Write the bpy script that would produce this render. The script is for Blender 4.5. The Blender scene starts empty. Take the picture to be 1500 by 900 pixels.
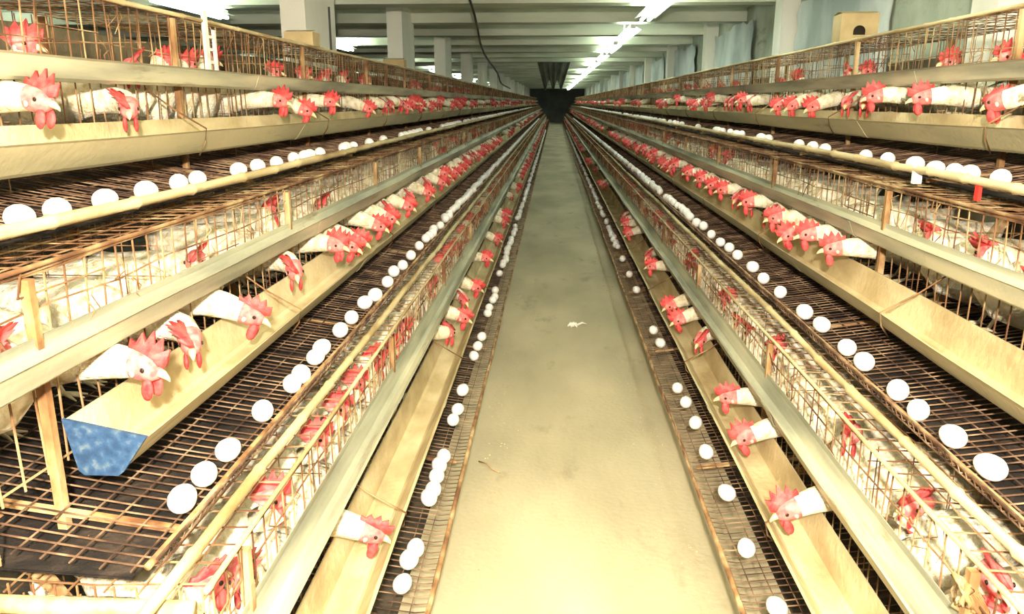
import bpy, math, random
from mathutils import Vector, Matrix
C = bpy.context.scene.collection
PI = math.pi
SC = bpy.context.scene

# ------------------------------------------------------------------ camera, world, light, exposure
CAMH = 1.16
F = 1150.0
TH = math.atan(300 / 1150); PSI = math.atan(0.0522)
cam = bpy.data.cameras.new('camera'); cam.lens = 36 * F / 1500; cam.sensor_width = 36
cam.clip_start = 0.02; cam.clip_end = 200
camo = bpy.data.objects.new('camera', cam); C.objects.link(camo)
camo.location = (0, 0, CAMH); camo.rotation_euler = (PI / 2 - TH, 0, PSI)
SC.camera = camo
W = bpy.data.worlds.new('world'); SC.world = W; W.use_nodes = True
W.node_tree.nodes['Background'].inputs[0].default_value = (.55, .62, .55, 1)
W.node_tree.nodes['Background'].inputs[1].default_value = 0.04
FLASH = 370.0
TUBE = .6; UP = 10
fl = bpy.data.lights.new('camera_flash', 'POINT'); fl.energy = FLASH; fl.color = (1, .875, .71); fl.shadow_soft_size = .035
flo = bpy.data.objects.new('camera_flash', fl); C.objects.link(flo); flo.location = (0.03, -0.30, CAMH + .26)
SC.view_settings.view_transform = 'Standard'; SC.view_settings.look = 'None'
SC.view_settings.gamma = 1; SC.view_settings.use_curve_mapping = False
SC.view_settings.exposure = 0.75

def y_at(px, X, D):
    "distance along the aisle of a point at lateral X and drop D that shows in photo column px"
    k = (px - 750) / F
    cp, sp, ct, st = math.cos(PSI), math.sin(PSI), math.cos(TH), math.sin(TH)
    # X cp + Y sp = k (Y cp ct - X sp ct + D st)
    return (k * (D * st - X * sp * ct) - X * cp) / (sp - k * cp * ct)

# ------------------------------------------------------------------ materials
def mat(name, cols, rough=.7, scale=(8, 8, 8), metal=0.0, bump=0.0, detail=6, sss=0.0, stain=None, emit=None, lo=.35, hi=.65, coords='pos', bscale=60):
    m = bpy.data.materials.new(name); m.use_nodes = True
    nt = m.node_tree; N = nt.nodes; L = nt.links; b = N['Principled BSDF']
    b.inputs['Roughness'].default_value = rough; b.inputs['Metallic'].default_value = metal
    b.inputs['Specular IOR Level'].default_value = .3
    if emit:
        b.inputs['Emission Color'].default_value = (*emit[0], 1); b.inputs['Emission Strength'].default_value = emit[1]
    if sss: b.inputs['Subsurface Weight'].default_value = sss; b.inputs['Subsurface Scale'].default_value = .008
    if len(cols) == 1:
        b.inputs['Base Color'].default_value = (*cols[0], 1)
    g = N.new('ShaderNodeNewGeometry'); mp = N.new('ShaderNodeMapping'); mp.inputs['Scale'].default_value = scale
    if coords == 'obj':
        tc = N.new('ShaderNodeTexCoord'); L.new(tc.outputs['Object'], mp.inputs[0])
    else: L.new(g.outputs['Position'], mp.inputs[0])
    if len(cols) > 1:
        n = N.new('ShaderNodeTexNoise'); n.inputs['Scale'].default_value = 1; n.inputs['Detail'].default_value = detail
        L.new(mp.outputs[0], n.inputs['Vector'])
        r = N.new('ShaderNodeValToRGB'); r.color_ramp.elements[0].position = lo; r.color_ramp.elements[1].position = hi
        r.color_ramp.elements[0].color = (*cols[0], 1); r.color_ramp.elements[1].color = (*cols[-1], 1)
        for i, c in enumerate(cols[1:-1]):
            e = r.color_ramp.elements.new(lo + (hi - lo) * (i + 1) / (len(cols) - 1)); e.color = (*c, 1)
        L.new(n.outputs[0], r.inputs[0]); out = r.outputs[0]
        if stain:
            n2 = N.new('ShaderNodeTexNoise'); n2.inputs['Scale'].default_value = 1; n2.inputs['Detail'].default_value = 5; n2.inputs['Roughness'].default_value = .65
            mp2 = N.new('ShaderNodeMapping'); mp2.inputs['Scale'].default_value = stain[1]; mp2.inputs['Location'].default_value = (3.1, 7.7, 1.3)
            L.new(g.outputs['Position'], mp2.inputs[0]); L.new(mp2.outputs[0], n2.inputs['Vector'])
            r2 = N.new('ShaderNodeValToRGB'); r2.color_ramp.elements[0].position = stain[2]; r2.color_ramp.elements[1].position = stain[3]
            L.new(n2.outputs[0], r2.inputs[0])
            mx = N.new('ShaderNodeMix'); mx.data_type = 'RGBA'; L.new(r2.outputs[0], mx.inputs[0]); L.new(out, mx.inputs[6]); mx.inputs[7].default_value = (*stain[0], 1)
            out = mx.outputs[2]
        L.new(out, b.inputs['Base Color'])
    if bump:
        nb = N.new('ShaderNodeTexNoise'); nb.inputs['Scale'].default_value = bscale; nb.inputs['Detail'].default_value = 4
        L.new(g.outputs['Position'], nb.inputs['Vector'])
        bp = N.new('ShaderNodeBump'); bp.inputs['Strength'].default_value = bump; bp.inputs['Distance'].default_value = .01
        L.new(nb.outputs[0], bp.inputs['Height']); L.new(bp.outputs[0], b.inputs['Normal'])
    return m

M = {}
M['wire'] = mat('rusty_wire', [(.10, .045, .02), (.21, .11, .05), (.38, .27, .14)], .7, (9, 9, 9), lo=.38, hi=.62)
M['floor_wire'] = mat('dusty_brown_wire', [(.05, .027, .018), (.15, .085, .05), (.34, .23, .14)], .7, (14, 14, 14), lo=.38, hi=.66)
M['trough'] = mat('dusty_feed_trough_metal', [(.27, .25, .15), (.42, .37, .22), (.54, .46, .27)], .6, (5, 1.2, 5), bump=.15, stain=((.25, .22, .13), (18, 2.5, 18), .58, .72), lo=.34, hi=.66)
M['feed'] = mat('feed_dusted_metal', [(.38, .29, .15), (.50, .40, .22), (.64, .54, .33)], .85, (9, 4, 9), bump=.3, lo=.35, hi=.65)
M['gutter'] = mat('galvanised_gutter', [(.19, .19, .14), (.34, .335, .24), (.52, .49, .34)], .5, (16, 1.6, 16), metal=0, bump=.12, stain=((.22, .17, .09), (25, 3, 25), .6, .72), lo=.32, hi=.64)
M['pole'] = mat('weathered_bamboo', [(.28, .18, .07), (.48, .37, .19), (.62, .52, .30)], .6, (20, 3, 20), bump=.25, lo=.3, hi=.62)
M['post'] = mat('rust_stained_post', [(.14, .06, .025), (.30, .17, .07), (.50, .36, .19)], .7, (16, 16, 9), bump=.2, lo=.35, hi=.65)
M['blue'] = mat('worn_blue_paint', [(.018, .045, .10), (.03, .072, .15), (.11, .15, .17)], .6, (70, 70, 70), bump=.1, lo=.36, hi=.76)
M['floor'] = mat('swept_concrete', [(.36, .315, .205), (.455, .395, .26), (.57, .49, .33)], .75, (2.2, .9, 1), bump=.18, stain=((.25, .21, .13), (5, 2.2, 1), .60, .8), lo=.33, hi=.67)
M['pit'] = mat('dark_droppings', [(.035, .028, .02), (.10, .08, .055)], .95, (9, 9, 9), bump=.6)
M['droppings_black'] = mat('near_black_droppings_board', [(.006, .0045, .0035), (.014, .010, .008), (.04, .028, .02)], .95, (12, 12, 12), bump=.8)
M['plaster'] = mat('mottled_wall_plaster', [(.26, .30, .20), (.42, .46, .36), (.58, .61, .52)], .85, (2.2, 2.2, 1.6), bump=.3, stain=((.20, .17, .08), (1.6, 1.6, 5), .56, .74), lo=.33, hi=.64)
M['backdrop_dark'] = mat('added_backdrop_brown', [(.06, .05, .03), (.12, .10, .06), (.20, .17, .10)], .95, (3, 3, 5), bump=.3)  # dark tone of the strip and sheet added behind the top cages
M['sheet'] = mat('pale_window_sheet', [(.40, .47, .46), (.55, .61, .60), (.68, .72, .70)], .6, (3, 3, 2), bump=.3, lo=.36, hi=.64)
M['pillar'] = mat('whitewashed_pillar', [(.84, .82, .72), (.94, .92, .84)], .8, (3, 3, 1.2), bump=.15, stain=((.40, .27, .13), (2.4, 2.4, .6), .60, .74))
M['ceil'] = mat('pale_concrete_ceiling', [(.48, .52, .42), (.64, .68, .56), (.80, .83, .72)], .85, (.9, 3, 3), bump=.15, lo=.35, hi=.65)
M['dark'] = mat('dark_end_wall', [(.22, .23, .21), (.32, .33, .30)], .9, (2, 2, 2))
M['smudge'] = mat('dark_smudge_sheet', [(.05, .055, .045), (.11, .115, .09)], .95, (6, 6, 6), bump=.3)
M['tube'] = mat('lit_fluorescent_tube', [(1, 1, 1)], .3, emit=((.86, 1.0, .92), 7))
M['fixture'] = mat('white_enamel_reflector', [(.82, .86, .82)], .3)
M['hen'] = mat('white_feathers', [(.50, .42, .25), (.72, .64, .45), (.84, .79, .66)], .9, (50, 50, 30), bump=.6, bscale=150, lo=.3, hi=.6, sss=.08)
M['face'] = mat('red_face_skin', [(.62, .10, .10), (.78, .26, .24)], .6, (70, 70, 70), sss=.15)
M['comb'] = mat('red_comb', [(.50, .035, .04), (.70, .11, .10)], .5, (60, 60, 60), sss=.2, bump=.2, bscale=300)
M['lobe'] = mat('pale_ear_lobe', [(.70, .42, .36)], .6)
M['beak'] = mat('horn_beak', [(.70, .55, .30)], .4)
M['eye'] = mat('dark_eye', [(.02, .015, .01)], .15)
M['leg'] = mat('pale_scaly_leg', [(.62, .52, .33), (.78, .70, .52)], .6, (60, 60, 60))
M['egg'] = mat('white_eggshell', [(.86, .84, .82)], .35, sss=.15)
M['card'] = mat('brown_cardboard', [(.38, .29, .15), (.50, .39, .21)], .9, (10, 10, 10))
M['hole'] = mat('shaded_box_inside', [(.03, .025, .015)], .9)
M['whiteplastic'] = mat('white_plastic', [(.80, .80, .78)], .4)
M['redplastic'] = mat('red_plastic', [(.70, .04, .03)], .4)
M['cable'] = mat('black_cable', [(.03, .03, .03)], .5)
M['metal'] = mat('white_painted_metal', [(.62, .62, .54), (.82, .82, .76)], .5, (30, 30, 30))
M['plume'] = mat('white_down_feather', [(.85, .82, .74)], .9)

# ------------------------------------------------------------------ mesh builder
class MB:
    def __init__(s): s.v = []; s.f = []; s.m = []; s.mats = []; s.sm = []
    def mi(s, k):
        if k not in s.mats: s.mats.append(k)
        return s.mats.index(k)
    def add(s, vs, fs, k, smooth=False):
        o = len(s.v); s.v += [tuple(p) for p in vs]; i = s.mi(k)
        for f in fs: s.f.append(tuple(o + a for a in f)); s.m.append(i); s.sm.append(smooth)
    def merge(s, o, T=None):
        b = len(s.v)
        s.v += [tuple(T @ Vector(p)) for p in o.v] if T is not None else list(o.v)
        mp = [s.mi(k) for k in o.mats]
        for f, m, q in zip(o.f, o.m, o.sm): s.f.append(tuple(b + a for a in f)); s.m.append(mp[m]); s.sm.append(q)
    def tube(s, pts, r, k, n=4, smooth=False, cap=True):
        pts = [Vector(p) for p in pts]; vs = []; L = len(pts)
        for i, p in enumerate(pts):
            d = (pts[min(i + 1, L - 1)] - pts[max(i - 1, 0)]).normalized()
            a = Vector((0, 0, 1)) if abs(d.z) < .9 else Vector((1, 0, 0))
            x = d.cross(a).normalized(); y = d.cross(x)
            rr = r[i] if isinstance(r, (list, tuple)) else r
            for j in range(n):
                t = 2 * PI * (j + .5) / n; vs.append(p + x * math.cos(t) * rr + y * math.sin(t) * rr)
        fs = [(i * n + j, i * n + (j + 1) % n, (i + 1) * n + (j + 1) % n, (i + 1) * n + j) for i in range(L - 1) for j in range(n)]
        if cap: fs += [tuple(reversed(range(n))), tuple((L - 1) * n + j for j in range(n))]
        s.add(vs, fs, k, smooth)
    def box(s, x0, x1, y0, y1, z0, z1, k):
        vs = [(x, y, z) for x in (x0, x1) for y in (y0, y1) for z in (z0, z1)]
        s.add(vs, [(0, 1, 3, 2), (4, 6, 7, 5), (0, 4, 5, 1), (2, 3, 7, 6), (0, 2, 6, 4), (1, 5, 7, 3)], k)
    def ell(s, c, r, k, nu=10, nv=6, T=None):
        vs = []; 
        for i in range(1, nv):
            a = PI * i / nv
            for j in range(nu):
                b = 2 * PI * j / nu; vs.append(Vector((r[0] * math.sin(a) * math.cos(b), r[1] * math.sin(a) * math.sin(b), r[2] * math.cos(a))))
        vs += [Vector((0, 0, r[2])), Vector((0, 0, -r[2]))]
        if T is not None: vs = [T @ p for p in vs]
        vs = [p + Vector(c) for p in vs]; t = len(vs) - 2; fs = []
        for i in range(nv - 2):
            for j in range(nu): fs.append((i * nu + j, (i + 1) * nu + j, (i + 1) * nu + (j + 1) % nu, i * nu + (j + 1) % nu))
        for j in range(nu):
            fs.append((t, j, (j + 1) % nu)); fs.append((t + 1, (nv - 2) * nu + (j + 1) % nu, (nv - 2) * nu + j))
        s.add(vs, fs, k, True)
    def mesh(s, name):
        me = bpy.data.meshes.new(name); me.from_pydata(s.v, [], s.f)
        for k in s.mats: me.materials.append(M[k])
        me.polygons.foreach_set('material_index', s.m); me.polygons.foreach_set('use_smooth', s.sm); me.update()
        return me
    def build(s, name, parent=None):
        return link(name, s.mesh(name), parent)
def link(name, me, parent=None):
    o = bpy.data.objects.new(name, me); C.objects.link(o)
    if parent: o.parent = parent
    return o
def tag(o, label=None, cat=None, group=None, kind=None):
    if label: o['label'] = label
    if cat: o['category'] = cat
    if group: o['group'] = group
    if kind: o['kind'] = kind
    return o
def empty(name, loc=(0, 0, 0), rz=0):
    o = bpy.data.objects.new(name, None); C.objects.link(o); o.location = loc; o.rotation_euler = (0, 0, rz); o.empty_display_size = .05
    return o
def copy_tree(o, parent=None):
    c = o.copy(); C.objects.link(c); c.parent = parent
    for ch in o.children: copy_tree(ch, c)
    return c
ONES = ['', 'first', 'second', 'third', 'fourth', 'fifth', 'sixth', 'seventh', 'eighth', 'ninth', 'tenth', 'eleventh', 'twelfth', 'thirteenth', 'fourteenth', 'fifteenth', 'sixteenth', 'seventeenth', 'eighteenth', 'nineteenth']
TENS = ['', '', 'twenty', 'thirty', 'forty', 'fifty', 'sixty', 'seventy', 'eighty', 'ninety']
TENTH = ['', '', 'twentieth', 'thirtieth', 'fortieth', 'fiftieth', 'sixtieth', 'seventieth', 'eightieth', 'ninetieth']
def nth(n):
    if n < 20: return ONES[n]
    return TENTH[n // 10] if n % 10 == 0 else TENS[n // 10] + '-' + ONES[n % 10]

# ------------------------------------------------------------------ layout of the rows
END = 46.0
Y0 = .90; UNIT = 2.2
CX = {('left', 1): .376, ('left', 2): .65, ('left', 3): .924, ('right', 1): .53, ('right', 2): .804, ('right', 3): 1.078}
CD = {('left', 1): .90, ('left', 2): .4875, ('left', 3): .0757, ('right', 1): .90, ('right', 2): .475, ('right', 3): .065}
TN = {1: 'bottom', 2: 'middle', 3: 'top'}
def wpos(side, tier, u, y, v):
    X = CX[side, tier] - u
    return Vector(((-X if side == 'left' else X), y, CAMH - CD[side, tier] + v))
def tloc(side, tier, y, L=0):
    "location and rotation that put a local row piece (x towards the aisle) in place"
    p = wpos(side, tier, 0, y if side == 'left' else y + L, 0)
    return p, (0 if side == 'left' else PI)
TOPV = {1: .255, 2: .255, 3: .295}
GU = -.088      # plane of the cage front

# ------------------------------------------------------------------ the room
def struct(name, mb): return tag(mb.build(name), kind='structure')
ZC = CAMH + .86       # ceiling slab
XL, XR = -7.4, 1.80
b = MB(); b.box(-.35, .57, -1.5, END + 2, -.12, 0, 'floor'); struct('floor', b)
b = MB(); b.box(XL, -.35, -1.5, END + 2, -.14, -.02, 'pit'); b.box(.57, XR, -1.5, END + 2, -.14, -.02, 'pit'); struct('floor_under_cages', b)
b = MB(); b.box(XL, XR + .2, -1.5, END + 2, ZC, ZC + .15, 'ceil'); struct('ceiling', b)
b = MB(); b.box(XR, XR + .2, -1.5, END + 2, -.14, ZC, 'plaster'); struct('wall_right', b)
b = MB(); b.box(XR - .012, XR, -1.5, END + 2, -.12, CAMH + .20, 'backdrop_dark'); struct('dark_backdrop_1', b)  # dark strip added to dim the wall seen through the right cages
b = MB(); b.box(XL - .2, XL, -1.5, END + 2, -.14, ZC, 'plaster'); struct('wall_left', b)
b = MB(); b.box(XL - .2, XR + .2, END + 2, END + 2.2, -.14, ZC, 'dark'); struct('wall_end', b)
y = 5.05; i = 0
while y < END:
    b = MB(); b.box(XL, XR, y - .11, y + .11, ZC - .12, ZC, 'ceil')
    tag(b.build('ceiling_beam'), f'pale concrete beam across the ceiling, {nth(i + 1)} counted from the near end', 'beam', 'ceiling beams', 'structure'); y += 1.5; i += 1
rng = random.Random(5)
y = 3.35; i = 0
while y < END:      # pillars of the right wall
    b = MB(); b.box(XR - .13, XR, y - .10, y + .10, -.1, ZC, 'pillar')
    tag(b.build('wall_pillar'), f'whitewashed pillar on the right wall, {nth(i + 1)} from the near end', 'pillar', 'right wall pillars', 'structure')
    b = MB()        # sheet nailed over the window of the bay
    y0, y1 = y + 1.15, y + 2.88; nz = 6; ny = 12; z0, z1 = CAMH + .12, ZC - .14
    vs = []
    for a in range(ny + 1):
        for c in range(nz + 1):
            yy = y0 + (y1 - y0) * a / ny + (rng.uniform(-.05, .05) if a in (0, ny) else 0)
            vs.append((XR - .022 - .018 * abs(math.sin(a * 1.3 + i)) , yy, z0 + (z1 - z0) * c / nz + (rng.uniform(-.04, .02) if c == nz else 0)))
    n = len(vs); vs += [(p[0] + .006, p[1], p[2]) for p in vs]
    q = lambda a, c: a * (nz + 1) + c
    fs = [(q(a, c), q(a, c + 1), q(a + 1, c + 1), q(a + 1, c)) for a in range(ny) for c in range(nz)]
    fs += [tuple(n + k for k in reversed(f)) for f in fs]
    b.add(vs, fs, 'sheet', True)
    tag(b.build('window_sheet'), f'pale sheet over the window behind the {nth(i + 1)} right wall pillar', 'sheet', 'window sheets on the right wall')
    y += 3.0; i += 1
y = 4.55; i = 0
while y < END:      # square piers standing behind the left cages
    b = MB(); b.box(-1.525, -1.385, y, y + .62, -.1, ZC - .001, 'pillar')
    tag(b.build('ceiling_column'), f'whitewashed rectangular column behind the left cages, {nth(i + 1)} from the near end', 'column', 'columns behind the left cages', 'structure')
    y += 2.9; i += 1
# ------------------------------------------------------------------ fluorescent lamps
def lamp(x, y, z, label, group, light=True, e=1.0):
    t = empty('fluorescent_lamp', (x, y, z)); tag(t, label, 'lamp', group)
    b = MB(); b.box(-.025, .025, -.62, .62, .02, .06, 'fixture')
    for s in (-1, 1):
        b.add([(0, -.6, .045), (s * .085, -.6, .012), (s * .085, .6, .012), (0, .6, .045), (0, -.6, .049), (s * .085, -.6, .016), (s * .085, .6, .016), (0, .6, .049)],
              [(0, 1, 2, 3), (7, 6, 5, 4), (1, 5, 6, 2), (0, 4, 5, 1), (3, 2, 6, 7)], 'fixture')
    b.build('reflector', t)
    b = MB()
    for s in (-1, 1): b.tube([(s * .03, -.58, 0), (s * .03, .58, 0)], .014, 'tube', 10, True)
    b.build('tube', t)
    b = MB()
    for s in (-1, 1): b.tube([(0, s * .4, .06), (0, s * .4, ZC - z)], .006, 'metal', 6)
    b.build('hanger', t)
    if light:
        l = bpy.data.lights.new('tube_light', 'AREA'); l.shape = 'RECTANGLE'; l.size = .14; l.size_y = 1.15; l.energy = TUBE * e; l.color = (.93, 1, .80)
        o = bpy.data.objects.new('tube_light', l); C.objects.link(o); o.parent = t; o.location = (0, 0, -.02)
        l = bpy.data.lights.new('added_uplight', 'AREA'); l.shape = 'RECTANGLE'; l.size = .20; l.size_y = 1.15; l.energy = UP * e; l.color = (.90, 1, .86)  # added upward light, brightens the ceiling and the glow round each lamp
        o = bpy.data.objects.new('added_uplight', l); C.objects.link(o); o.parent = t; o.location = (0, 0, .055); o.rotation_euler = (PI, 0, 0)
ZL = CAMH + .66
for i in range(20):
    y = 1.95 + 2.2 * i
    lamp(.74, y, ZL, f'lit fluorescent tube lamp over the right side of the aisle, {nth(i + 1)} from the near end', 'lamps over the right side')
for i in range(9):
    y = 2.0 + 4.2 * i
    lamp(-2.75, y, ZL + .02, f'lit fluorescent tube lamp beyond the left columns, {nth(i + 1)} from the near end', 'lamps beyond the left columns', e=1.6)
for i in range(4):
    lamp(-5.3, 7 + 7.5 * i, ZL + .02, f'far lit fluorescent lamp near the left wall, {nth(i + 1)} from the near end', 'lamps near the left wall', e=1.6)

# ------------------------------------------------------------------ wire cages
FLOORP = [(-.42, -.045), (-.25, -.070), (-.08, -.097), (.03, -.113), (.10, -.122), (.125, -.119), (.131, -.100)]
def floor_v(u):
    for (a, p), (c, q) in zip(FLOORP, FLOORP[1:]):
        if a <= u <= c: return p + (q - p) * (u - a) / (c - a)
    return -.1
def cage_parts(tv, seed, ts=1.0, n=4):
    R = random.Random(seed); L = UNIT; P = {}
    # front grille
    b = MB(); k = 0
    yb = .025
    while yb < L:
        j = R.uniform(-.006, .006); j2 = R.uniform(-.009, .009); bow = R.uniform(-.007, .007)
        b.tube([(GU, yb + j, -.045), (GU + R.uniform(-.002, .002), yb + j * .6 + bow, .09), (GU, yb + j2, tv + .004)], .0017 * ts, 'wire', n); yb += .05
    for zz in (-.03, .20, tv):
        pts = [(GU + R.uniform(-.0025, .0025), L * q / 12, zz + R.uniform(-.005, .004)) for q in range(13)]
        b.tube(pts, (.0026 if zz == tv else .0018) * ts, 'wire', n)
    for q in range(4):   # short wires of the cage doors
        y0 = L * (q + .2) / 4; z0 = R.choice((.15, .17, .225)); b.tube([(GU + .004, y0, z0), (GU + .004, y0 + .22, z0 + R.uniform(-.012, .012))], .0016 * ts, 'wire', n)
        b.tube([(GU + .005, y0, z0), (GU + .006, y0 + .01, tv)], .0016 * ts, 'wire', n)
    for q in range(34):   # straw and bent wire ends caught in the grille
        y0 = R.uniform(.02, L - .1); z0 = R.choice((tv - .005, tv - .02, .21, .19, R.uniform(.16, tv))); dx = R.uniform(.001, .012)
        b.tube([(GU, y0, z0), (GU + dx, y0 + R.uniform(-.03, .03), z0 - R.uniform(.01, .03)), (GU + dx * .5, y0 + R.uniform(-.05, .05), z0 - R.uniform(.02, .075))], R.uniform(.0008, .0018) * ts, 'wire', 3)
    P['front_grille'] = b
    b = MB()   # top mesh
    for q in range(8):
        uu = GU + .002 - q * .047
        b.tube([(uu + R.uniform(-.004, .004), L * a / 8, tv + R.uniform(-.004, .003)) for a in range(9)], .0015 * ts, 'wire', n)
    yb = .03
    while yb < L:
        b.tube([(GU, yb, tv + .001), (-.25, yb + R.uniform(-.006, .006), tv - R.uniform(0, .008)), (-.42, yb, tv)], .0015 * ts, 'wire', n); yb += .05
    P['top_mesh'] = b
    b = MB()   # floor mesh rolling out into the egg tray
    yb = .012
    while yb < L:
        jj = R.uniform(-.003, .003); dz = R.uniform(-.0015, .0015)
        b.tube([(u, yb + jj * (1 if u > 0 else .3), v + dz) for u, v in FLOORP], .0014 * ts, 'floor_wire', n); yb += .0245
    for u in (-.40, -.33, -.26, -.19, -.12, -.07, -.03, .01, .05, .09, .124, .131):
        v = floor_v(u) if u < .131 else -.1
        b.tube([(u + R.uniform(-.002, .002), L * a / 10, v - .002 + R.uniform(-.0015, .0015)) for a in range(11)], (.0024 if u > .13 else .0014) * ts, 'floor_wire', n)
    P['floor_mesh'] = b
    pr = []
    for q in range(4):   # partitions
        b = MB(); yp = L * q / 4 + .004
        for zz in (-.02, .04, .10, .16, .22): b.tube([(GU - .004, yp, zz if zz < tv else tv), (-.42, yp, zz)], .0013 * ts, 'wire', n)
        for u in (-.11, -.18, -.26, -.34, -.42): b.tube([(u, yp, floor_v(u)), (u, yp, tv - .004)], .0013 * ts, 'wire', n)
        pr.append(b)
    P['partition'] = pr
    b = MB(); yb = .05
    while yb < L: b.tube([(-.422, yb, -.045), (-.422, yb, tv)], .0014 * ts, 'wire', n); yb += .075
    for zz in (.03, .11, .19): b.tube([(-.424, 0, zz), (-.424, L, zz)], .0014 * ts, 'wire', n)
    P['back_grille'] = b
    return P
CAGE = {}
for tv in (.255, .295):
    for s in range(3):
        P = cage_parts(tv, 10 * s + int(tv * 100)); D = {k: (v.mesh(k) if k != 'partition' else [x.mesh(k) for x in v]) for k, v in P.items()}
        far = MB()
        P2 = cage_parts(tv, 7 + s, 1.25, 3)
        for k in ('front_grille', 'top_mesh', 'floor_mesh', 'back_grille'): far.merge(P2[k])
        for x in P2['partition']: far.merge(x)
        D['far'] = far.mesh('battery_cage'); CAGE[tv, s] = D
rng = random.Random(3)
for side in ('left', 'right'):
    for tier in (1, 2, 3):
        y = Y0 if side == 'left' else Y0 - UNIT; i = 0
        while y + UNIT < END + .5:
            D = CAGE[TOPV[tier], rng.randrange(3)]; p, rz = tloc(side, tier, y, UNIT)
            lab = f'rusty wire cage section in the {side} {TN[tier]} tier, {nth(i + 1)} from the near end'
            if y < 9:
                t = empty('battery_cage', p, rz)
                for k in ('front_grille', 'top_mesh', 'floor_mesh', 'back_grille'): link(k, D[k], t)
                for x in D['partition']: link('partition', x, t)
            else:
                t = link('battery_cage', D['far']); t.location = p; t.rotation_euler = (0, 0, rz)
            tag(t, lab, 'cage', f'cage sections of the {side} {TN[tier]} tier')
            y += UNIT; i += 1
# the row standing back to back with the left one
for tier, X in ((3, 1.95), (2, 2.24)):
    y = Y0; i = 0
    while y + UNIT < 30:
        t = link('battery_cage', CAGE[TOPV[tier], i % 3]['far']); t.location = (-X, y + UNIT, CAMH - CD['left', tier]); t.rotation_euler = (0, 0, PI)
        tag(t, f'cage section in the {TN[tier]} tier behind the left columns, {nth(i + 1)} from the near end', 'cage', f'{TN[tier]} cage sections behind the left columns')
        y += UNIT; i += 1

# droppings boards under the upper two tiers, added near black to darken the gaps
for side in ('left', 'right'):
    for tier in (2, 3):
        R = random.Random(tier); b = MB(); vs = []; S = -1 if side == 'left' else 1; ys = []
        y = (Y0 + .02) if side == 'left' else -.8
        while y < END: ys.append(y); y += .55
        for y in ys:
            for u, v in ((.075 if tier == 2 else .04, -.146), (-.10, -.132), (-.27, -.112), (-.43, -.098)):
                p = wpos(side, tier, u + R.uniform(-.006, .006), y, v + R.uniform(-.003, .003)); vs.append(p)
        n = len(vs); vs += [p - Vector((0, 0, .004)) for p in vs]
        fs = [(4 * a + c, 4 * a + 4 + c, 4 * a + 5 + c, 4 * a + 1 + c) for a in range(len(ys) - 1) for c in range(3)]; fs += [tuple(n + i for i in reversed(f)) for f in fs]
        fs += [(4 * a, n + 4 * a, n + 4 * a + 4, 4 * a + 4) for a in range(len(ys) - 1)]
        b.add(vs, fs, 'droppings_black'); tag(b.build('added_droppings_board'), f'near-black droppings board added to darken gaps under the wire floor of the {side} {TN[tier]} cages', 'board')

# ------------------------------------------------------------------ steel stands carrying the rows
def stand_parts(side):
    S = -1 if side == 'left' else 1
    out = []
    x = lambda tier, u: S * (CX[side, tier] - u); z = lambda tier, v: CAMH - CD[side, tier] + v
    def bar(p, q, w):
        b = MB(); p = Vector(p); q = Vector(q); b.tube([p, q], w, 'post', 4); return b
    for tier in (1, 2, 3):
        out.append(('post', bar((x(tier, GU + .007), 0, z(tier, -.20 if tier > 1 else -.24)), (x(tier, GU + .007), 0, z(tier, TOPV[tier] - .006)), .010)))
        out.append(('crossbar', bar((x(tier, .10), 0, z(tier, -.134)), (x(tier, -.43), 0, z(tier, -.062)), .007)))
    out.append(('leg', bar((x(1, -.10), 0, -.02), (x(3, -.20), 0, z(3, -.10)), .013)))
    out.append(('leg', bar((x(3, -.43), 0, -.02), (x(3, -.43), 0, z(3, TOPV[3])), .013)))
    out.append(('tie_bar', bar((x(1, -.12), 0, .12), (x(3, -.43), 0, .12), .009)))
    return out
for side in ('left', 'right'):
    P = [(n, b.mesh(n)) for n, b in stand_parts(side)]
    full = MB()
    for n, b in stand_parts(side): full.merge(b)
    full = full.mesh('cage_stand')
    y = 1.03; i = 0
    while y < END:
        lab = f'rust-stained steel stand carrying the {side} cages, {nth(i + 1)} from the near end'
        if y < 9:
            t = empty('cage_stand', (0, y, 0))
            for n, me in P: link(n, me, t)
        else: t = link('cage_stand', full); t.location = (0, y, 0)
        tag(t, lab, 'stand', f'stands under the {side} cages'); y += 1.1; i += 1

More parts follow.
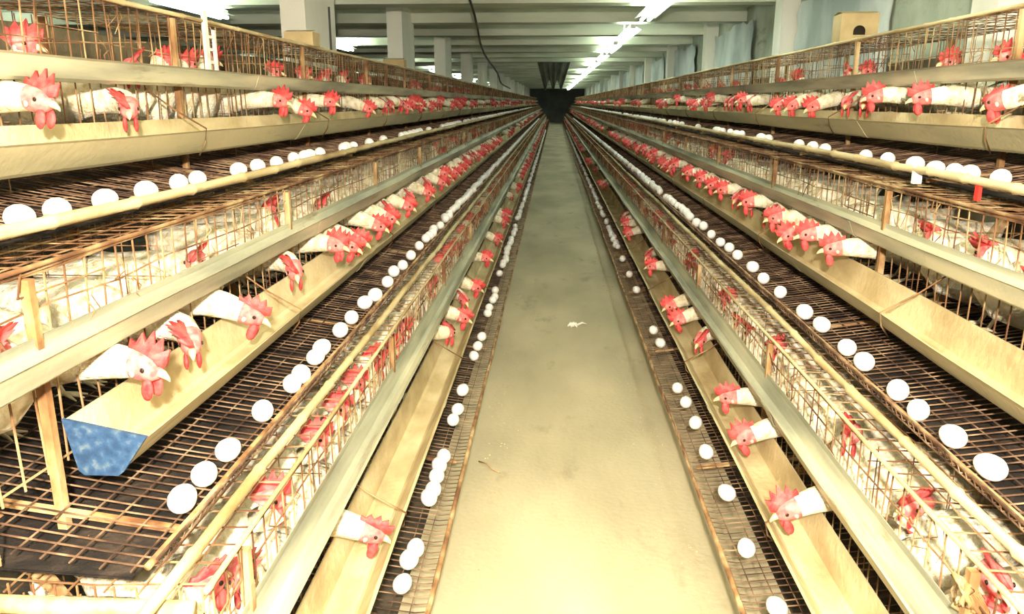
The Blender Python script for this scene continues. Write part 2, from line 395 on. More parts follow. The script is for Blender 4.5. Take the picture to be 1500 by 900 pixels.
# ------------------------------------------------------------------ feed troughs and drinking gutters
def extrude_profile(prof, th, y0, y1, seed, k_out, k_in, amp=.0015, step=.35):
    "thin open channel: prof runs inner rim -> bottom -> outer rim; th is the sheet thickness"
    R = random.Random(seed); n = len(prof); ys = []
    y = y0
    while y < y1 - .01: ys.append(y); y += step * (1 if y < 12 else 4)
    ys.append(y1)
    # inner surface profile: offset towards the centre-top
    cx = sum(p[0] for p in prof) / n; top = max(p[1] for p in prof) + .02
    inn = []
    for i, (u, v) in enumerate(prof):
        d = Vector((cx - u, 0, top - v)); d.normalize(); inn.append((u + d.x * th * 1.2, v + (d.z * th * 1.2 if 0 < i < n - 1 else 0)))
    vs = []; b = MB()
    for q, y in enumerate(ys):
        du, dv = R.uniform(-amp, amp), R.uniform(-amp, amp)
        for u, v in prof: vs.append((u + du, y, v + dv))
        for u, v in inn: vs.append((u + du, y, v + dv))
    m = 2 * n; fo = []; fi = []
    for q in range(len(ys) - 1):
        a, c = q * m, (q + 1) * m
        for i in range(n - 1):
            fo.append((a + i, a + i + 1, c + i + 1, c + i)); fi.append((a + n + i, c + n + i, c + n + i + 1, a + n + i + 1))
        fo.append((a, c, c + n, a + n)); fo.append((a + n - 1, a + m - 1, c + m - 1, c + n - 1))
    for a in (0, (len(ys) - 1) * m):
        for i in range(n - 1): fo.append((a + i, a + n + i, a + n + i + 1, a + i + 1))
    o = len(b.v); b.add(vs, fo, k_out); i2 = b.mi(k_in)
    for f in fi: b.f.append(tuple(o + a for a in f)); b.m.append(i2); b.sm.append(False)
    return b
TP = [(-.066, .034), (-.052, -.044), (-.044, -.050), (.006, -.050), (.014, -.044), (.050, .004), (.056, .008)]
GP = [(-.080, .164), (-.079, .150), (-.064, .122), (-.052, .116), (-.036, .116), (-.028, .122), (-.014, .158), (-.008, .162)]
for side in ('left', 'right'):
    S = 1 if side == 'left' else -1
    for tier in (1, 2, 3):
        ys = {('left', 1): Y0, ('left', 2): 1.045, ('left', 3): Y0}.get((side, tier), Y0 - UNIT)
        p = wpos(side, tier, 0, 0, 0)
        mir = (lambda P: P) if S == 1 else (lambda P: [(-u, v) for u, v in reversed(P)])
        t = empty('feed_trough', p)
        tag(t, f'long dusty metal feed trough along the front of the {side} {TN[tier]} cages', 'trough', 'feed troughs')
        extrude_profile(mir(TP), .0022, ys, END, 11 * tier + S, 'trough', 'feed').build('channel', t)
        # joint straps and hooks
        y = 1.9 + .3 * tier; R = random.Random(tier + 5 * S)
        while y < 12:
            b = MB(); pr = [(u * 1.03 * S, y, v * 1.03 - .001) for u, v in TP]
            b2 = extrude_profile(mir([(u * 1.04, v * 1.05 if v < 0 else v + .001) for u, v in TP]), .0012, y, y + .05, 3, 'trough', 'trough', 0, 1); b2.build('joint_sleeve', t)
            y += 2.0
        y = 1.35 + .2 * tier
        while y < 9:
            b = MB(); b.tube([(S * -.08, y, .11), (S * -.02, y + .01, .06), (S * .058, y + .015, .012), (S * .050, y + .02, -.02), (S * .02, y + .045, -.055)], .0022, 'wire', 5, True)
            b.build('hanger_hook', t); y += 1.1
        if (side, tier) == ('left', 2):
            b = MB(); e = [(-.068, .036), (-.053, -.046), (-.045, -.053), (.007, -.053), (.016, -.046), (.052, .004), (.057, .010)]
            n = len(e); vs = [(u, ys - .006, v) for u, v in e] + [(u, ys + .001, v) for u, v in e]
            b.add(vs, [tuple(range(n)), tuple(reversed(range(n, 2 * n)))] + [(i, i + n, (i + 1) % n + n, (i + 1) % n) for i in range(n)], 'blue')
            o = b.build('end_cap', t); o['label'] = 'worn blue painted end cap'
        g = extrude_profile(mir(GP), .0018, (Y0 - .35 if side == 'left' else Y0 - UNIT), END, 17 * tier + S, 'gutter', 'gutter', .002)
        t = empty('drinking_gutter', p)
        tag(t, f'grey galvanised drinking gutter along the {side} {TN[tier]} cage fronts, above the feed trough', 'gutter', 'drinking gutters')
        g.build('channel', t)
        y = 1.5 + .35 * tier
        while y < 12:
            extrude_profile(mir([(u + (.0012 if u > -.04 else -.0012), v - .0015) for u, v in GP]), .001, y, y + .07, 2, 'gutter', 'gutter', 0, 1).build('joint_sleeve', t); y += 2.2

# ------------------------------------------------------------------ bamboo poles edging the egg trays
def pole(side, tier, u, v, r, y0, name, label, cat, seed, mk='pole', amp=.006, flare=None):
    R = random.Random(seed); S = -1 if side == 'left' else 1; pts = []; rs = []
    y = y0; off = 0; offv = 0
    while y < END:
        off += R.uniform(-amp, amp); off *= .7; offv = offv * .6 + R.uniform(-amp, amp) * .35
        uu = u + off + (flare(y) if flare else 0)
        p = wpos(side, tier, uu, y, v + offv); pts.append(p); rs.append(r * R.uniform(.9, 1.12))
        if y < 8 and mk == 'pole':   # node rings of the bamboo
            pts.append(p + Vector((0, .012, 0))); rs.append(r * 1.28); pts.append(p + Vector((0, .024, 0))); rs.append(r * R.uniform(.88, 1.05))
        y += R.uniform(.16, .3) if y < 8 else 1.5
    b = MB(); b.tube(pts, rs, mk, 8, True)
    return tag(b.build(name), label, cat)
for side in ('left', 'right'):
    pole(side, 3, .139, -.103, .0105, Y0 if side == 'left' else -.8, 'egg_guard_pole', f'pale bamboo pole along the egg tray of the {side} top tier', 'pole', 5)
    pole(side, 2, .139, -.141, .0095, Y0 - .1 if side == 'left' else -.8, 'egg_guard_pole', f'thick pale bamboo pole in front of the {side} middle egg tray', 'pole', 6, amp=.005)
    pole(side, 2, .116, -.113, .0052, Y0 if side == 'left' else -.8, 'egg_stop_rod', f'thin brown rod holding back eggs on the {side} middle tray', 'rod', 7, 'post', .003)
    pole(side, 1, GU + .006, .262, .0045, Y0 if side == 'left' else -.8, 'cage_edge_rod', f'thin pale rod along the top front edge of the {side} bottom cages', 'rod', 8, amp=.003)
    pole(side, 1, .134, -.104, .0058, Y0 if side == 'left' else -.8, 'egg_stop_rod', f'crusty brown edge rod of the {side} bottom egg tray beside the floor', 'rod', 9, 'post', .003)
    pole(side, 3, GU + .004, .300, .0062, Y0 if side == 'left' else -.8, 'cage_edge_rod', f'dusty pole along the top edge of the {side} top cages', 'rod', 10, amp=.004)
    pole(side, 2, GU + .004, .262, .0040, Y0 if side == 'left' else -.8, 'cage_edge_rod', f'thin bent rod along the top front edge of the {side} middle cages', 'rod', 12, 'wire', .003)
# crossbar at the near end of the left bottom row
b = MB(); z = CAMH - .90 + .246
b.tube([(-.47, .885, z), (-.60, .88, z + .003), (-.80, .885, z), (-1.0, .88, z - .002)], [.013, .0125, .013, .012], 'pole', 8, True)
tag(b.build('end_crossbar'), 'thick pale bamboo crossbar at the near end of the left bottom cage', 'pole')
b = MB()
R = random.Random(4)
for q in range(12): b.tube([(-.462 - .03 * q, .902, .16), (-.462 - .03 * q + R.uniform(-.005, .005), .902, z + .02)], .0016, 'wire')
for q in range(9): b.tube([(-.462, .902, .17 + .04 * q), (-.80, .902, .17 + .04 * q + R.uniform(-.006, .006))], .0016, 'wire')
tag(b.build('end_grille'), 'square wire mesh closing the near end of the left bottom cage', 'mesh')
b = MB(); zz = CAMH - .4875
for q in range(14): b.tube([(-.74 - .025 * q, .902, zz - .12), (-.74 - .025 * q + R.uniform(-.005, .005), .902, zz + .255)], .0016, 'wire')
for q in range(9): b.tube([(-.738, .902, zz - .11 + .042 * q), (-1.07, .902, zz - .11 + .042 * q + R.uniform(-.006, .006))], .0016, 'wire')
tag(b.build('end_grille'), 'square wire mesh closing the near end of the left middle cage', 'mesh')
b = MB()   # knotted twine on the near left stand
pk = Vector((-.735, 1.02, .50))
for q in range(5):
    a = [pk + Vector((.02 * math.cos(t * 1.3 + q), .018 * math.sin(t * 1.7 + q * 2), .02 * math.sin(t + q))) for t in range(7)]
    b.tube(a, .0045, 'post', 5, True)
b.tube([pk, pk + Vector((.05, -.01, .03)), pk + Vector((.08, 0, -.01))], .006, 'post', 5, True)
b.tube([pk, pk + Vector((-.04, -.01, -.035)), pk + Vector((-.07, 0, -.03))], .006, 'post', 5, True)
tag(b.build('twine_knot'), 'clump of brown twine knotted round the nearest left stand', 'twine')
pk = Vector((.612, 1.03, .47)); b = MB()
for q in range(6):
    a = [pk + Vector((.018 * math.cos(t * 1.3 + q), .02 * math.sin(t * 1.7 + q * 2), .03 * math.sin(t + q) - .01)) for t in range(7)]
    b.tube(a, .0045, 'post', 5, True)
tag(b.build('twine_knot'), 'clump of brown twine knotted round the nearest right stand', 'twine')

# ------------------------------------------------------------------ hens
def loft(b, rings, k_of, n=12):
    "rings: (x, y, z, half width, half height); cross-sections stay square to the path"
    vs = []; P = [Vector(r[:3]) for r in rings]
    for i, r in enumerate(rings):
        d = (P[min(i + 1, len(P) - 1)] - P[max(i - 1, 0)]).normalized()
        side = Vector((0, 0, 1)).cross(d); side = side.normalized() if side.length > .05 else Vector((0, 1, 0))
        up = d.cross(side).normalized()
        for j in range(n):
            t = 2 * PI * j / n; vs.append(P[i] + side * math.cos(t) * r[3] + up * math.sin(t) * r[4])
    o = len(b.v)
    for i in range(len(rings) - 1):
        fs = [(i * n + j, i * n + (j + 1) % n, (i + 1) * n + (j + 1) % n, (i + 1) * n + j) for j in range(n)]
        if i == 0: b.add(vs, [tuple(reversed(range(n)))], k_of(0), True)
        ki = b.mi(k_of(i))
        for f in fs: b.f.append(tuple(o + a for a in f)); b.m.append(ki); b.sm.append(True)
    ki = b.mi(k_of(len(rings) - 1)); b.f.append(tuple(o + (len(rings) - 1) * n + j for j in range(n))); b.m.append(ki); b.sm.append(True)
def hen_parts(neck, head_dir, crouch=0.0, lod=False, seed=0, flop=0.3):
    """neck: list of (x,y,z,r) from breast to the back of the head; head_dir unit vector where the beak points"""
    R = random.Random(seed); P = {}
    body = [(-.150, 0, .225, .012, .008), (-.125, 0, .205, .036, .026), (-.09, 0, .182, .055, .054), (-.045, 0, .163, .066, .074), (.005, 0, .152, .070, .084), (.055, 0, .150, .067, .080), (.095, 0, .152, .056, .064)]
    body = [(x, y, z - crouch, w, h) for x, y, z, w, h in body]
    d = Vector(head_dir).normalized(); H = Vector(neck[-1][:3])
    rings = body + [(x, y, z, r, r * 1.08) for x, y, z, r in neck]
    r0 = neck[-1][3]
    nb = len(rings)
    rings += [(*(H + d * .018), .0205, .0225), (*(H + d * .036), .0170, .0185), (*(H + d * .048), .0095, .0105)]
    b = MB(); loft(b, rings, lambda i: 'hen' if i < nb - 1 else 'face', 8 if lod else 14)
    P['body'] = b
    side = Vector((0, 0, 1)).cross(d).normalized(); up = d.cross(side).normalized()
    hc = H + d * .022
    T = Matrix((d, side, up)).transposed()          # head frame -> local
    # comb: lobed fleshy blade leaning to one side
    b = MB(); KC = 1.22; prof = [(-.028, .012), (-.030, .030), (-.021, .026), (-.016, .043), (-.008, .031), (-.001, .050), (.006, .033), (.014, .046), (.019, .028), (.028, .034), (.029, .012), (.018, .008), (-.012, .006)]
    n = len(prof); vs = []
    for s in (-1, 1):
        for (x, z) in prof:
            x, z = x * KC, z * KC
            lean = flop * max(0, z - .018)
            vs.append(hc + T @ Vector((x, lean + s * (.0045 if z < .02 else .0028), z - abs(lean) * .35)))
    for s in (-1, 1): vs.append(hc + T @ Vector((0, flop * .006 + s * .0065, .018)))
    fs = []
    for i in range(n):
        j = (i + 1) % n
        fs += [(i, j, 2 * n), (n + j, n + i, 2 * n + 1), (i, n + i, n + j, j)]
    b.add(vs, fs, 'comb', True); P['comb'] = b
    P['wattle'] = []
    for s in (-1, 1):
        b = MB(); b.ell(hc + T @ Vector((.014, s * .011, -.030)), (.011, .0052, .0185), 'comb', 6 if lod else 9, 4 if lod else 6, T); P['wattle'].append(b)
    b = MB(); t0 = H + d * .044
    b.tube([t0, t0 + T @ Vector((.010, 0, -.001)), t0 + T @ Vector((.020, 0, -.005)), t0 + T @ Vector((.023, 0, -.009))], [.008, .0065, .003, .0006], 'beak', 5 if lod else 8, True)
    P['beak'] = b
    P['eye'] = []; P['ear_lobe'] = []
    for s in (-1, 1):
        b = MB(); b.ell(hc + T @ Vector((.008, s * .0190, .004)), (.0042, .0024, .0042), 'eye', 8, 5, T); P['eye'].append(b)
        b = MB(); b.ell(hc + T @ Vector((-.010, s * .0192, -.007)), (.005, .002, .007), 'lobe', 8, 5, T); P['ear_lobe'].append(b)
    b = MB()    # fanned tail feathers
    for q in range(5):
        a = (q - 2) * .17; base = Vector((-.13, 0, .19 - crouch)); 
        tip = base + Vector((-.032 * math.cos(a), .07 * math.sin(a) * .8, .066 - .012 * abs(q - 2)))
        mid = (base + tip) / 2 + Vector((0, 0, .008)); w = Vector((0, 1, 0)).cross((tip - base).normalized()); sd = (tip - base).normalized().cross(w).normalized() * .012; th = w * .002
        vs = [base - sd * .5 - th, base + sd * .5 - th, mid + sd - th, tip - th, mid - sd - th]; vs += [v + 2 * th for v in vs]
        b.add(vs, [(0, 1, 2, 3, 4), (9, 8, 7, 6, 5)] + [(i, i + 5, (i + 1) % 5 + 5, (i + 1) % 5) for i in range(5)], 'hen', True)
    P['tail'] = b
    legs = []
    for s in (-1, 1):
        b = MB(); k = Vector((-.01, s * .032, .085 - crouch * .6)); hock = Vector((-.028, s * .033, .055 - crouch * .3)); a = Vector((-.005, s * .034, .010))
        b.tube([k + Vector((0, 0, .03)), k, hock], [.016, .010, .006], 'hen' if lod else 'leg', 6, True)
        b.tube([hock, a, a + Vector((0, 0, -.004))], [.0055, .0048, .004], 'leg', 6, True)
        if not lod:
            for ang in (-.5, 0, .5): b.tube([a, a + Vector((.022 * math.cos(ang), .022 * math.sin(ang), -.003)), a + Vector((.040 * math.cos(ang), .040 * math.sin(ang), -.007))], [.0045, .0035, .0015], 'leg', 5, True)
            b.tube([a, a + Vector((-.02, 0, -.007))], [.004, .0015], 'leg', 5, True)
        legs.append(b)
    P['leg'] = legs
    return P
# neck shapes; the opening under the drinking gutter lies about 0.19 in front of the feet
POSES = {
 'feed_a': ([(.13, 0, .150, .043), (.165, 0, .149, .034), (.20, 0, .144, .029), (.240, .004, .133, .0255), (.272, .008, .120, .022)], (.86, .12, -.42), 'pecking low in the trough'),
 'feed_b': ([(.13, 0, .150, .043), (.165, 0, .150, .034), (.20, 0, .147, .029), (.236, .014, .141, .0255), (.258, .038, .133, .022)], (.45, .82, -.32), 'looking along the trough'),
 'feed_c': ([(.13, 0, .150, .043), (.165, 0, .150, .034), (.20, 0, .147, .029), (.236, -.014, .141, .0255), (.258, -.038, .133, .022)], (.45, -.82, -.32), 'turned sideways over the trough'),
 'feed_d': ([(.13, 0, .152, .043), (.165, 0, .151, .034), (.20, 0, .150, .029), (.236, -.003, .150, .0255), (.270, -.006, .148, .022)], (.93, -.22, -.22), 'reaching straight out over the trough'),
 'stand_a': ([(.108, 0, .178, .044), (.102, 0, .207, .033), (.094, 0, .233, .026), (.090, 0, .254, .0215)], (.95, .25, -.12), 'head up behind the bars'),
 'stand_b': ([(.108, .003, .178, .044), (.106, .010, .207, .033), (.102, .018, .233, .026), (.100, .024, .256, .0215)], (.30, .95, -.05), 'looking sideways behind the bars'),
 'stand_c': ([(.112, 0, .168, .045), (.116, -.006, .190, .035), (.116, -.016, .208, .028), (.114, -.026, .222, .0225)], (.35, -.92, -.15), 'head level behind the bars'),
}
HEN = {}
for i, (k, (nk, hd, ph)) in enumerate(POSES.items()):
    P = hen_parts(nk, hd, seed=i, flop=(-.5, .9, -.9, .3, .5, -.6, .8)[i])
    HM = {q: ([x.mesh(q) for x in v] if isinstance(v, list) else [v.mesh(q)]) for q, v in P.items()}
    whole = MB()
    for v in P.values():
        for x in (v if isinstance(v, list) else [v]): whole.merge(x)
    HM['whole'] = whole.mesh('hen')
    lo = MB(); PL = hen_parts(nk, hd, lod=True, seed=i, flop=(-.5, .9, -.9, .3, .5, -.6, .8)[i])
    for x in [PL['body'], PL['comb']] + PL['wattle']: lo.merge(x)
    HM['lo'] = lo; HEN[k] = HM
HEADS_OUT = {('left', 1): [528, 655, 668, 680, 703, 706, 722, 733, 738], ('right', 1): [1175, 1108, 1078, 1003, 990, 962, 948, 928, 918],
             ('left', 2): [205, 300, 350, 428, 440, 482, 500, 515, 545, 560, 575, 590, 604, 618, 630, 640], ('right', 2): [1240, 1195, 1165, 1148, 1122, 1075, 1052, 1035, 1015, 1000, 985],
             ('left', 3): [62, 215, 400, 436, 478, 598, 618, 640], ('right', 3): [1478, 1288, 1262, 1232, 1150, 1095, 1062, 1040, 978]}
HEADS_IN = {('left', 1): [480, 512, 600, 615, 640], ('right', 1): [1462, 1310, 1228, 1250, 1130, 1150],
            ('left', 2): [5, 198, 255, 385, 465, 530], ('right', 2): [1455, 1372, 1330, 1262, 1185, 1120],
            ('left', 3): [50, 120, 205, 345, 402, 540, 600], ('right', 3): [1378, 1170, 1160, 1080, 1050, 1020]}
LAST = 7.6
far = MB(); rng = random.Random(21)
for (side, tier), outs in HEADS_OUT.items():
    D = CD[side, tier]; X = CX[side, tier]; S = -1 if side == 'left' else 1
    want = []
    for px in outs: want.append((y_at(px, S * (X + .01), D - .03), 'out'))
    for px in HEADS_IN[side, tier]: want.append((y_at(px, S * (X + .11), D - .20), 'in'))
    start = Y0 + .09 if side == 'left' else .25
    want = [w for w in want if start <= w[0] < LAST + 1]
    rng2 = random.Random(tier * 7 + len(side)); rng2.shuffle(want); want.sort(key=lambda w: w[1] == 'in')
    placed = []
    for yy, kd in want:
        if all(abs(yy - q[0]) > .128 for q in placed): placed.append((yy, kd))
    y = start
    while y < END - .3:
        if all(abs(y - q[0]) > .132 for q in placed):
            pin = (0 if tier == 1 else .12) if y < 2.6 else {1: .16, 2: .55, 3: .42}[tier] if y < 9 else .22
            placed.append((y, 'out' if rng2.random() < pin else 'in')); y += .135
        y += rng2.uniform(.004, .03)
    placed.sort(); n = 0
    for yy, kd in placed:
        snap = .05 * round((yy - Y0) / .05) + Y0
        if kd == 'out': yy = snap
        pose = rng2.choice(['feed_a', 'feed_b', 'feed_c', 'feed_d', 'feed_a'] if kd == 'out' else ['stand_a', 'stand_b', 'stand_c', 'stand_c'])
        u0 = -.275 if kd == 'out' else -.25
        p = wpos(side, tier, u0, yy, floor_v(u0) + .004); rz = (0 if side == 'left' else PI) + (rng2.uniform(-.05, .05) if kd == 'out' else rng2.uniform(-.22, .22))
        if yy < LAST:
            n += 1; HM = HEN[pose]
            if yy < 5.2:
                t = link('hen', HM['body'][0])
                for q in ('comb', 'wattle', 'beak', 'eye', 'ear_lobe', 'tail', 'leg'):
                    for x in HM[q]: link(q, x, t)
            else: t = link('hen', HM['whole'])
            t.location = p; t.rotation_euler = (0, 0, rz); s = rng2.uniform(.96, 1.03); t.scale = (1, s, s)
            tag(t, f'hen {POSES[pose][2]}, {side} {TN[tier]} tier, {nth(n)} from the near end', 'hen', f'hens in the {side} {TN[tier]} tier')
        elif yy < 40:
            far.merge(HEN[pose]['lo'], Matrix.Translation(p) @ Matrix.Rotation(rz, 4, 'Z'))
tag(far.build('distant_hens'), 'rows of distant white hens with red combs far down both sides of the aisle', 'hens', kind='stuff')
# hens in the row behind the left columns
b = MB(); rng = random.Random(8)
y = 1.2
while y < 22:
    pose = rng.choice(['stand_a', 'stand_b', 'stand_c'])
    b.merge(HEN[pose]['lo'], Matrix.Translation((-1.95 + .06, y, CAMH - CD['left', 3] - .06)) @ Matrix.Rotation(PI + rng.uniform(-.3, .3), 4, 'Z')); y += rng.uniform(.2, .5)
tag(b.build('distant_hens'), 'hens half seen in the cages behind the left columns', 'hens', kind='stuff')

# ------------------------------------------------------------------ eggs
def egg_mesh(name='egg', nu=14, nv=10, sc=1.0):
    b = MB(); vs = []
    for i in range(1, nv):
        a = PI * i / nv; x = -math.cos(a) * .028 * sc; r = .0212 * sc * math.sin(a) * (1 + .12 * math.cos(a))
        for j in range(nu): t = 2 * PI * j / nu; vs.append((x, r * math.cos(t), r * math.sin(t)))
    vs += [(-.028 * sc, 0, 0), (.028 * sc, 0, 0)]; t = len(vs) - 2; fs = []
    for i in range(nv - 2):
        for j in range(nu): fs.append((i * nu + j, i * nu + (j + 1) % nu, (i + 1) * nu + (j + 1) % nu, (i + 1) * nu + j))
    for j in range(nu): fs.append((t, (j + 1) % nu, j)); fs.append((t + 1, (nv - 2) * nu + j, (nv - 2) * nu + (j + 1) % nu))
    b.add(vs, fs, 'egg', True); return b
EGG = egg_mesh().mesh('egg'); EGLO = egg_mesh('egg', 7, 5)
EG = {('left', 2): [268, 300, 335, 385, 428, 441, 463, 472, 499, 515, 535, 550, 568, 577, 590, 602, 614, 624],
      ('right', 2): [1450, 1395, 1345, 1315, 1265, 1240, 1203, 1178, 1143, 1118, 1102, 1080, 1068, 1055, 1042, 1030, 1020, 1010],
      ('left', 3): [30, 85, 155, 215, 262, 290, 350, 378, 405, 430, 447],
      ('right', 3): [1465, 1420, 1398, 1370, 1340, 1300, 1268, 1208, 1190, 1170, 1125],
      ('left', 1): [590, 600, 605, 628, 632, 640, 643, 650, 664, 671, 678, 694, 700, 706, 714, 717, 722],
      ('right', 1): [1137, 1093, 1064, 1034, 1019, 1005, 992, 967, 957, 932, 922, 912, 905]}
farE = MB(); total = 0
for (side, tier), xs in EG.items():
    R = random.Random(tier * 3 + len(side)); D = CD[side, tier]; X = CX[side, tier]; S = -1 if side == 'left' else 1
    ue = {1: .068, 2: .090, 3: .094}[tier]; placed = []
    for px in xs:
        u = ue + R.uniform(-.006, .006)
        yy = y_at(px, S * (X - u), D + .1); placed.append((yy, u))
    y = max(p[0] for p in placed) + .07
    gap = {1: .10, 2: .045, 3: .14}[tier]
    while y < 30:
        placed.append((y, ue + R.uniform(-.008, .008))); y += .058 + R.expovariate(1 / gap)
    placed.sort(); n = 0; lasty = -9
    for yy, u in placed:
        if yy - lasty < .046:
            yy = lasty + .046
        lasty = yy
        a = R.uniform(-1.2, 1.2)
        p = wpos(side, tier, u, yy, floor_v(u) + .0015 + .0212)
        if n < 50:
            n += 1; total += 1
            t = link('egg', EGG); t.location = p; t.rotation_euler = (0, R.uniform(-.1, .1), PI / 2 + a * .35); s = R.uniform(.92, 1.04); t.scale = (s, s, s)
            tag(t, f'white egg on the tray of the {side} {TN[tier]} tier, {nth(n)} from the near end', 'egg', f'eggs on the {side} {TN[tier]} tray')
        else: farE.merge(EGLO, Matrix.Translation(p) @ Matrix.Rotation(PI / 2 + a * .3, 4, 'Z'))
tag(farE.build('distant_eggs'), 'lines of small white eggs far down the trays on both sides', 'eggs', kind='stuff')

# ------------------------------------------------------------------ small things
# carton with an arched hand hole on the right top cages
zt = CAMH - CD['right', 3] + .295 + .010
t = empty('cardboard_box', (1.255, 3.55, zt), -.05); tag(t, 'brown cardboard box with an arched hole standing on the right top cages', 'box')
b = MB(); w, d, h = .075, .06, .115; N = 10
arc = [(-.024, .030)] + [(.024 * -math.cos(PI * q / N), .045 + .022 * math.sin(PI * q / N)) for q in range(N + 1)] + [(.024, .030)]
# front panel as strips round the hole
vs = []; fs = []
out = [(-w, 0)] + [(-w + 2 * w * q / N, h) for q in range(N + 1)] + [(w, 0)]
for (x, z), (ox, oz) in zip(arc, out): vs += [(x, -d, z), (ox, -d, oz)]
for q in range(len(arc) - 1): fs.append((2 * q, 2 * q + 1, 2 * q + 3, 2 * q + 2))
fs.append((0, len(vs) - 2, len(vs) - 1, 1)); b.add(vs, fs, 'card')
b.add([(-w, -d, 0), (-w, d, 0), (-w, d, h), (-w, -d, h), (w, -d, 0), (w, d, 0), (w, d, h), (w, -d, h)], [(0, 3, 2, 1), (4, 5, 6, 7), (1, 2, 6, 5), (3, 7, 6, 2), (0, 1, 5, 4)], 'card')
b.build('carton', t)
b = MB(); b.add([(-w + .002, -.01, .002), (w - .002, -.01, .002), (w - .002, -.01, h - .002), (-w + .002, -.01, h - .002)], [(0, 1, 2, 3)], 'hole'); b.build('hole_shade_panel', t)  # near-black panel added inside the box, shade of the hole put into colour
b = MB(); b.add([(-w, -d, h + .001), (w, -d, h + .001), (w, -.002, h + .012), (-w, -.002, h + .012), (-w, d, h + .001), (w, d, h + .001), (w, .002, h + .010), (-w, .002, h + .010)], [(0, 1, 2, 3), (4, 7, 6, 5)], 'card'); b.build('lid_flap', t)
zt = CAMH - CD['left', 3] + .295 + .008
for x, y, w, d, h, lab in ((-1.06, 3.42, .06, .05, .055, 'small brown carton on the left top cages before the nearest column'), (-1.08, 5.5, .07, .05, .05, 'small flattened carton on the left top cages before the second column')):
    t = empty('cardboard_box', (x, y, zt)); tag(t, lab, 'box')
    b = MB(); b.box(-w, w, -d, d, 0, h, 'card'); b.build('carton', t)
    b = MB(); b.add([(-w, -d, h + .001), (w, -d, h + .001), (w, -.001, h + .010), (-w, -.001, h + .010)], [(0, 1, 2, 3)], 'card'); b.build('lid_flap', t)
# white ladder bracket on the left top cages
yb = y_at(303, -1.0, -.15); xb = wpos('left', 3, GU + .012, 0, 0).x; z0 = CAMH - CD['left', 3] + .165; z1 = CAMH - CD['left', 3] + .33
t = empty('ladder_bracket', (xb, yb, z0)); tag(t, 'white metal ladder-shaped bracket fixed to the front of the left top cages', 'bracket')
b = MB(); b.box(-.004, .004, -.012, .012, 0, z1 - z0, 'metal'); b.build('upright', t)
b = MB(); b.box(-.004, .004, .050, .062, 0, z1 - z0 - .05, 'metal'); b.build('upright', t)
for q in (.02, .055, .09):
    b = MB(); b.box(-.003, .003, .012, .050, q, q + .008, 'metal'); b.build('rung', t)
# white and red clips on the right top pole
b = MB(); p = wpos('right', 3, .139, y_at(1342, CX['right', 3] - .139, .2), -.103)
b.box(p.x - .011, p.x + .011, p.y - .006, p.y + .006, p.z - .036, p.z + .012, 'whiteplastic'); tag(b.build('plastic_clip'), 'small white plastic clip hanging on the pole of the right top tray', 'clip')
b = MB(); p = wpos('right', 3, .139, y_at(1432, CX['right', 3] - .139, .2), -.118)
b.box(p.x - .004, p.x + .004, p.y - .008, p.y + .008, p.z - .028, p.z + .010, 'redplastic'); tag(b.build('plastic_clip'), 'small red plastic strip hanging on the pole of the right top tray', 'clip')
# cable sagging from the ceiling on the left
b = MB(); pts = []
for q in range(15):
    s = q / 14; pts.append((-.62 + .02 * math.sin(q), 5.4 + 5.6 * s, ZC - .02 - .66 * s ** .7 - .10 * math.sin(PI * s)))
b.tube(pts, .009, 'cable', 6, True); tag(b.build('hanging_cable'), 'black electric cable sagging from the ceiling over the left cages', 'cable')
b = MB(); b.tube([(-1.03, 3.75, CAMH + .20), (-1.03, 3.75, CAMH + .42)], .005, 'cable', 6); tag(b.build('thin_rod'), 'thin dark upright rod rising from the left top cages', 'rod')
# ragged dark sheet over the far aisle, stand-in for an unidentified dark smudge
b = MB(); nx, nz = 16, 8; vs = []; ys = 15.4
for c in range(nz + 1):
    for a in range(nx + 1):
        s = a / nx; w = .62 - .28 * (c / nz); vs.append((-.02 + (s - .5) * w, ys + .05 * math.sin(a * 1.9) * (.4 + c / nz), ZC - .13 - (.42 + .10 * math.sin(a * .9 + 1)) * c / nz))
n = len(vs); vs += [(x, y + .015, z) for x, y, z in vs]
q = lambda a, c: c * (nx + 1) + a
fs = [(q(a, c), q(a + 1, c), q(a + 1, c + 1), q(a, c + 1)) for a in range(nx) for c in range(nz)]; fs += [tuple(n + i for i in reversed(f)) for f in fs]
b.add(vs, fs, 'smudge', True); tag(b.build('hanging_dark_sheet'), 'dark ragged sheet added over the far aisle for an unclear dark smudge', 'dark sheet')
b = MB(); R = random.Random(12); vs = []; ys = [Y0 + .4 * q for q in range(80)]  # dark sheet added behind the left top cages to dim their background
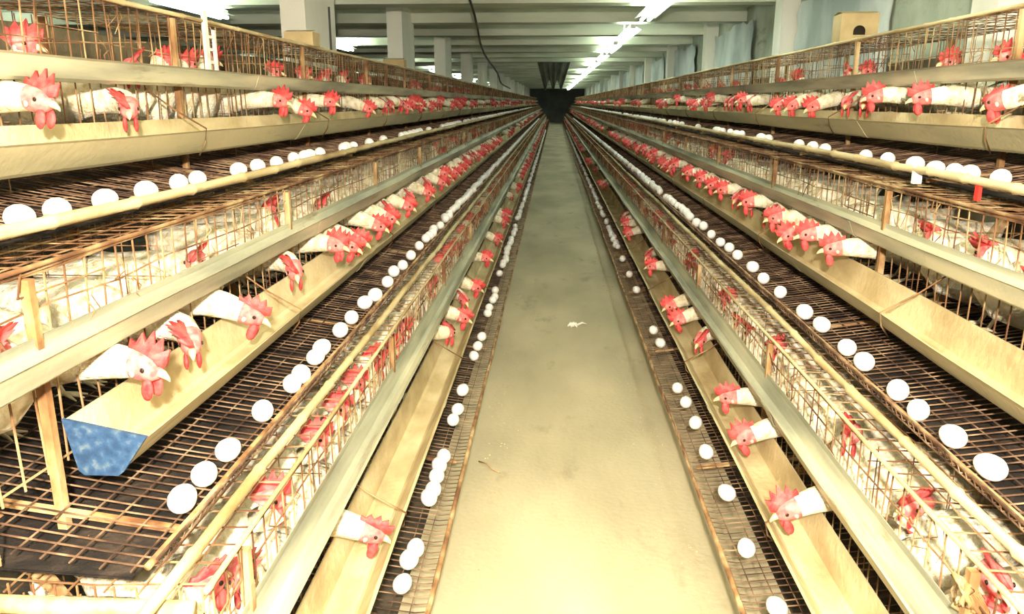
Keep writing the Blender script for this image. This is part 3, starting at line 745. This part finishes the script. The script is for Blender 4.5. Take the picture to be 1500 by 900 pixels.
for q, y in enumerate(ys):
    for c in range(4): vs.append((-1.353 - .012 * math.sin(q * 1.7 + c), y, CAMH - .06 + .085 * c + (R.uniform(-.02, .01) if c in (0, 3) else 0)))
n = len(vs); vs += [(x - .006, y, z) for x, y, z in vs]
fs = [(4 * a + c, 4 * a + 4 + c, 4 * a + 5 + c, 4 * a + 1 + c) for a in range(len(ys) - 1) for c in range(3)]; fs += [tuple(n + i for i in reversed(f)) for f in fs]
b.add(vs, fs, 'backdrop_dark', True); tag(b.build('added_back_sheet'), 'dark brown sheet added behind the left top cages to dim the view through', 'dark sheet')
# door in the end wall
b = MB(); b.box(-.5, .55, END + 1.93, END + 2, 0, 1.9, 'dark'); struct('door_1', b)
# white tuft and straw lying on the floor
b = MB(); yy = 4.05; xx = .115
for q in range(14):
    a = q * 2 * PI / 14; r = .028 + .008 * math.sin(q * 2.7)
    b.tube([(xx, yy, .004), (xx + r * .6 * math.cos(a), yy + r * .6 * math.sin(a), .014), (xx + r * math.cos(a), yy + r * math.sin(a), .003)], [.007, .007, .002], 'plume', 5, True)
b.tube([(xx + .02, yy + .01, .004), (xx + .05, yy + .03, .012), (xx + .075, yy + .035, .003)], [.006, .005, .001], 'plume', 5, True)
tag(b.build('feather_tuft'), 'small white tuft of down lying on the middle of the aisle floor', 'feather')
b = MB(); xx, yy = -.205, 2.33; b.tube([(xx - .03, yy + .06, .003), (xx, yy + .03, .010), (xx + .02, yy, .004), (xx + .045, yy - .02, .003)], .0025, 'post', 5, True)
tag(b.build('straw'), 'bent brown straw on the floor beside the left bottom egg tray', 'straw')
# crumbs of spilled feed along the trays
R = random.Random(77); b = MB()
for q in range(700):
    side = R.choice((-1, 1)); y = .9 + 8 * R.random() ** 1.6; e = -.24 if side < 0 else .395
    x = e - side * abs(R.gauss(0, .06)); r = R.uniform(.001, .0032)
    b.add([(x - r, y, .0005), (x + r, y, .0005), (x, y + r, .0005), (x, y - r, .0005), (x, y, r * 1.4)], [(0, 3, 4), (3, 1, 4), (1, 2, 4), (2, 0, 4)], 'feed')
tag(b.build('spilled_feed'), 'scattered crumbs of spilled feed along both edges of the aisle floor', 'feed', kind='stuff')
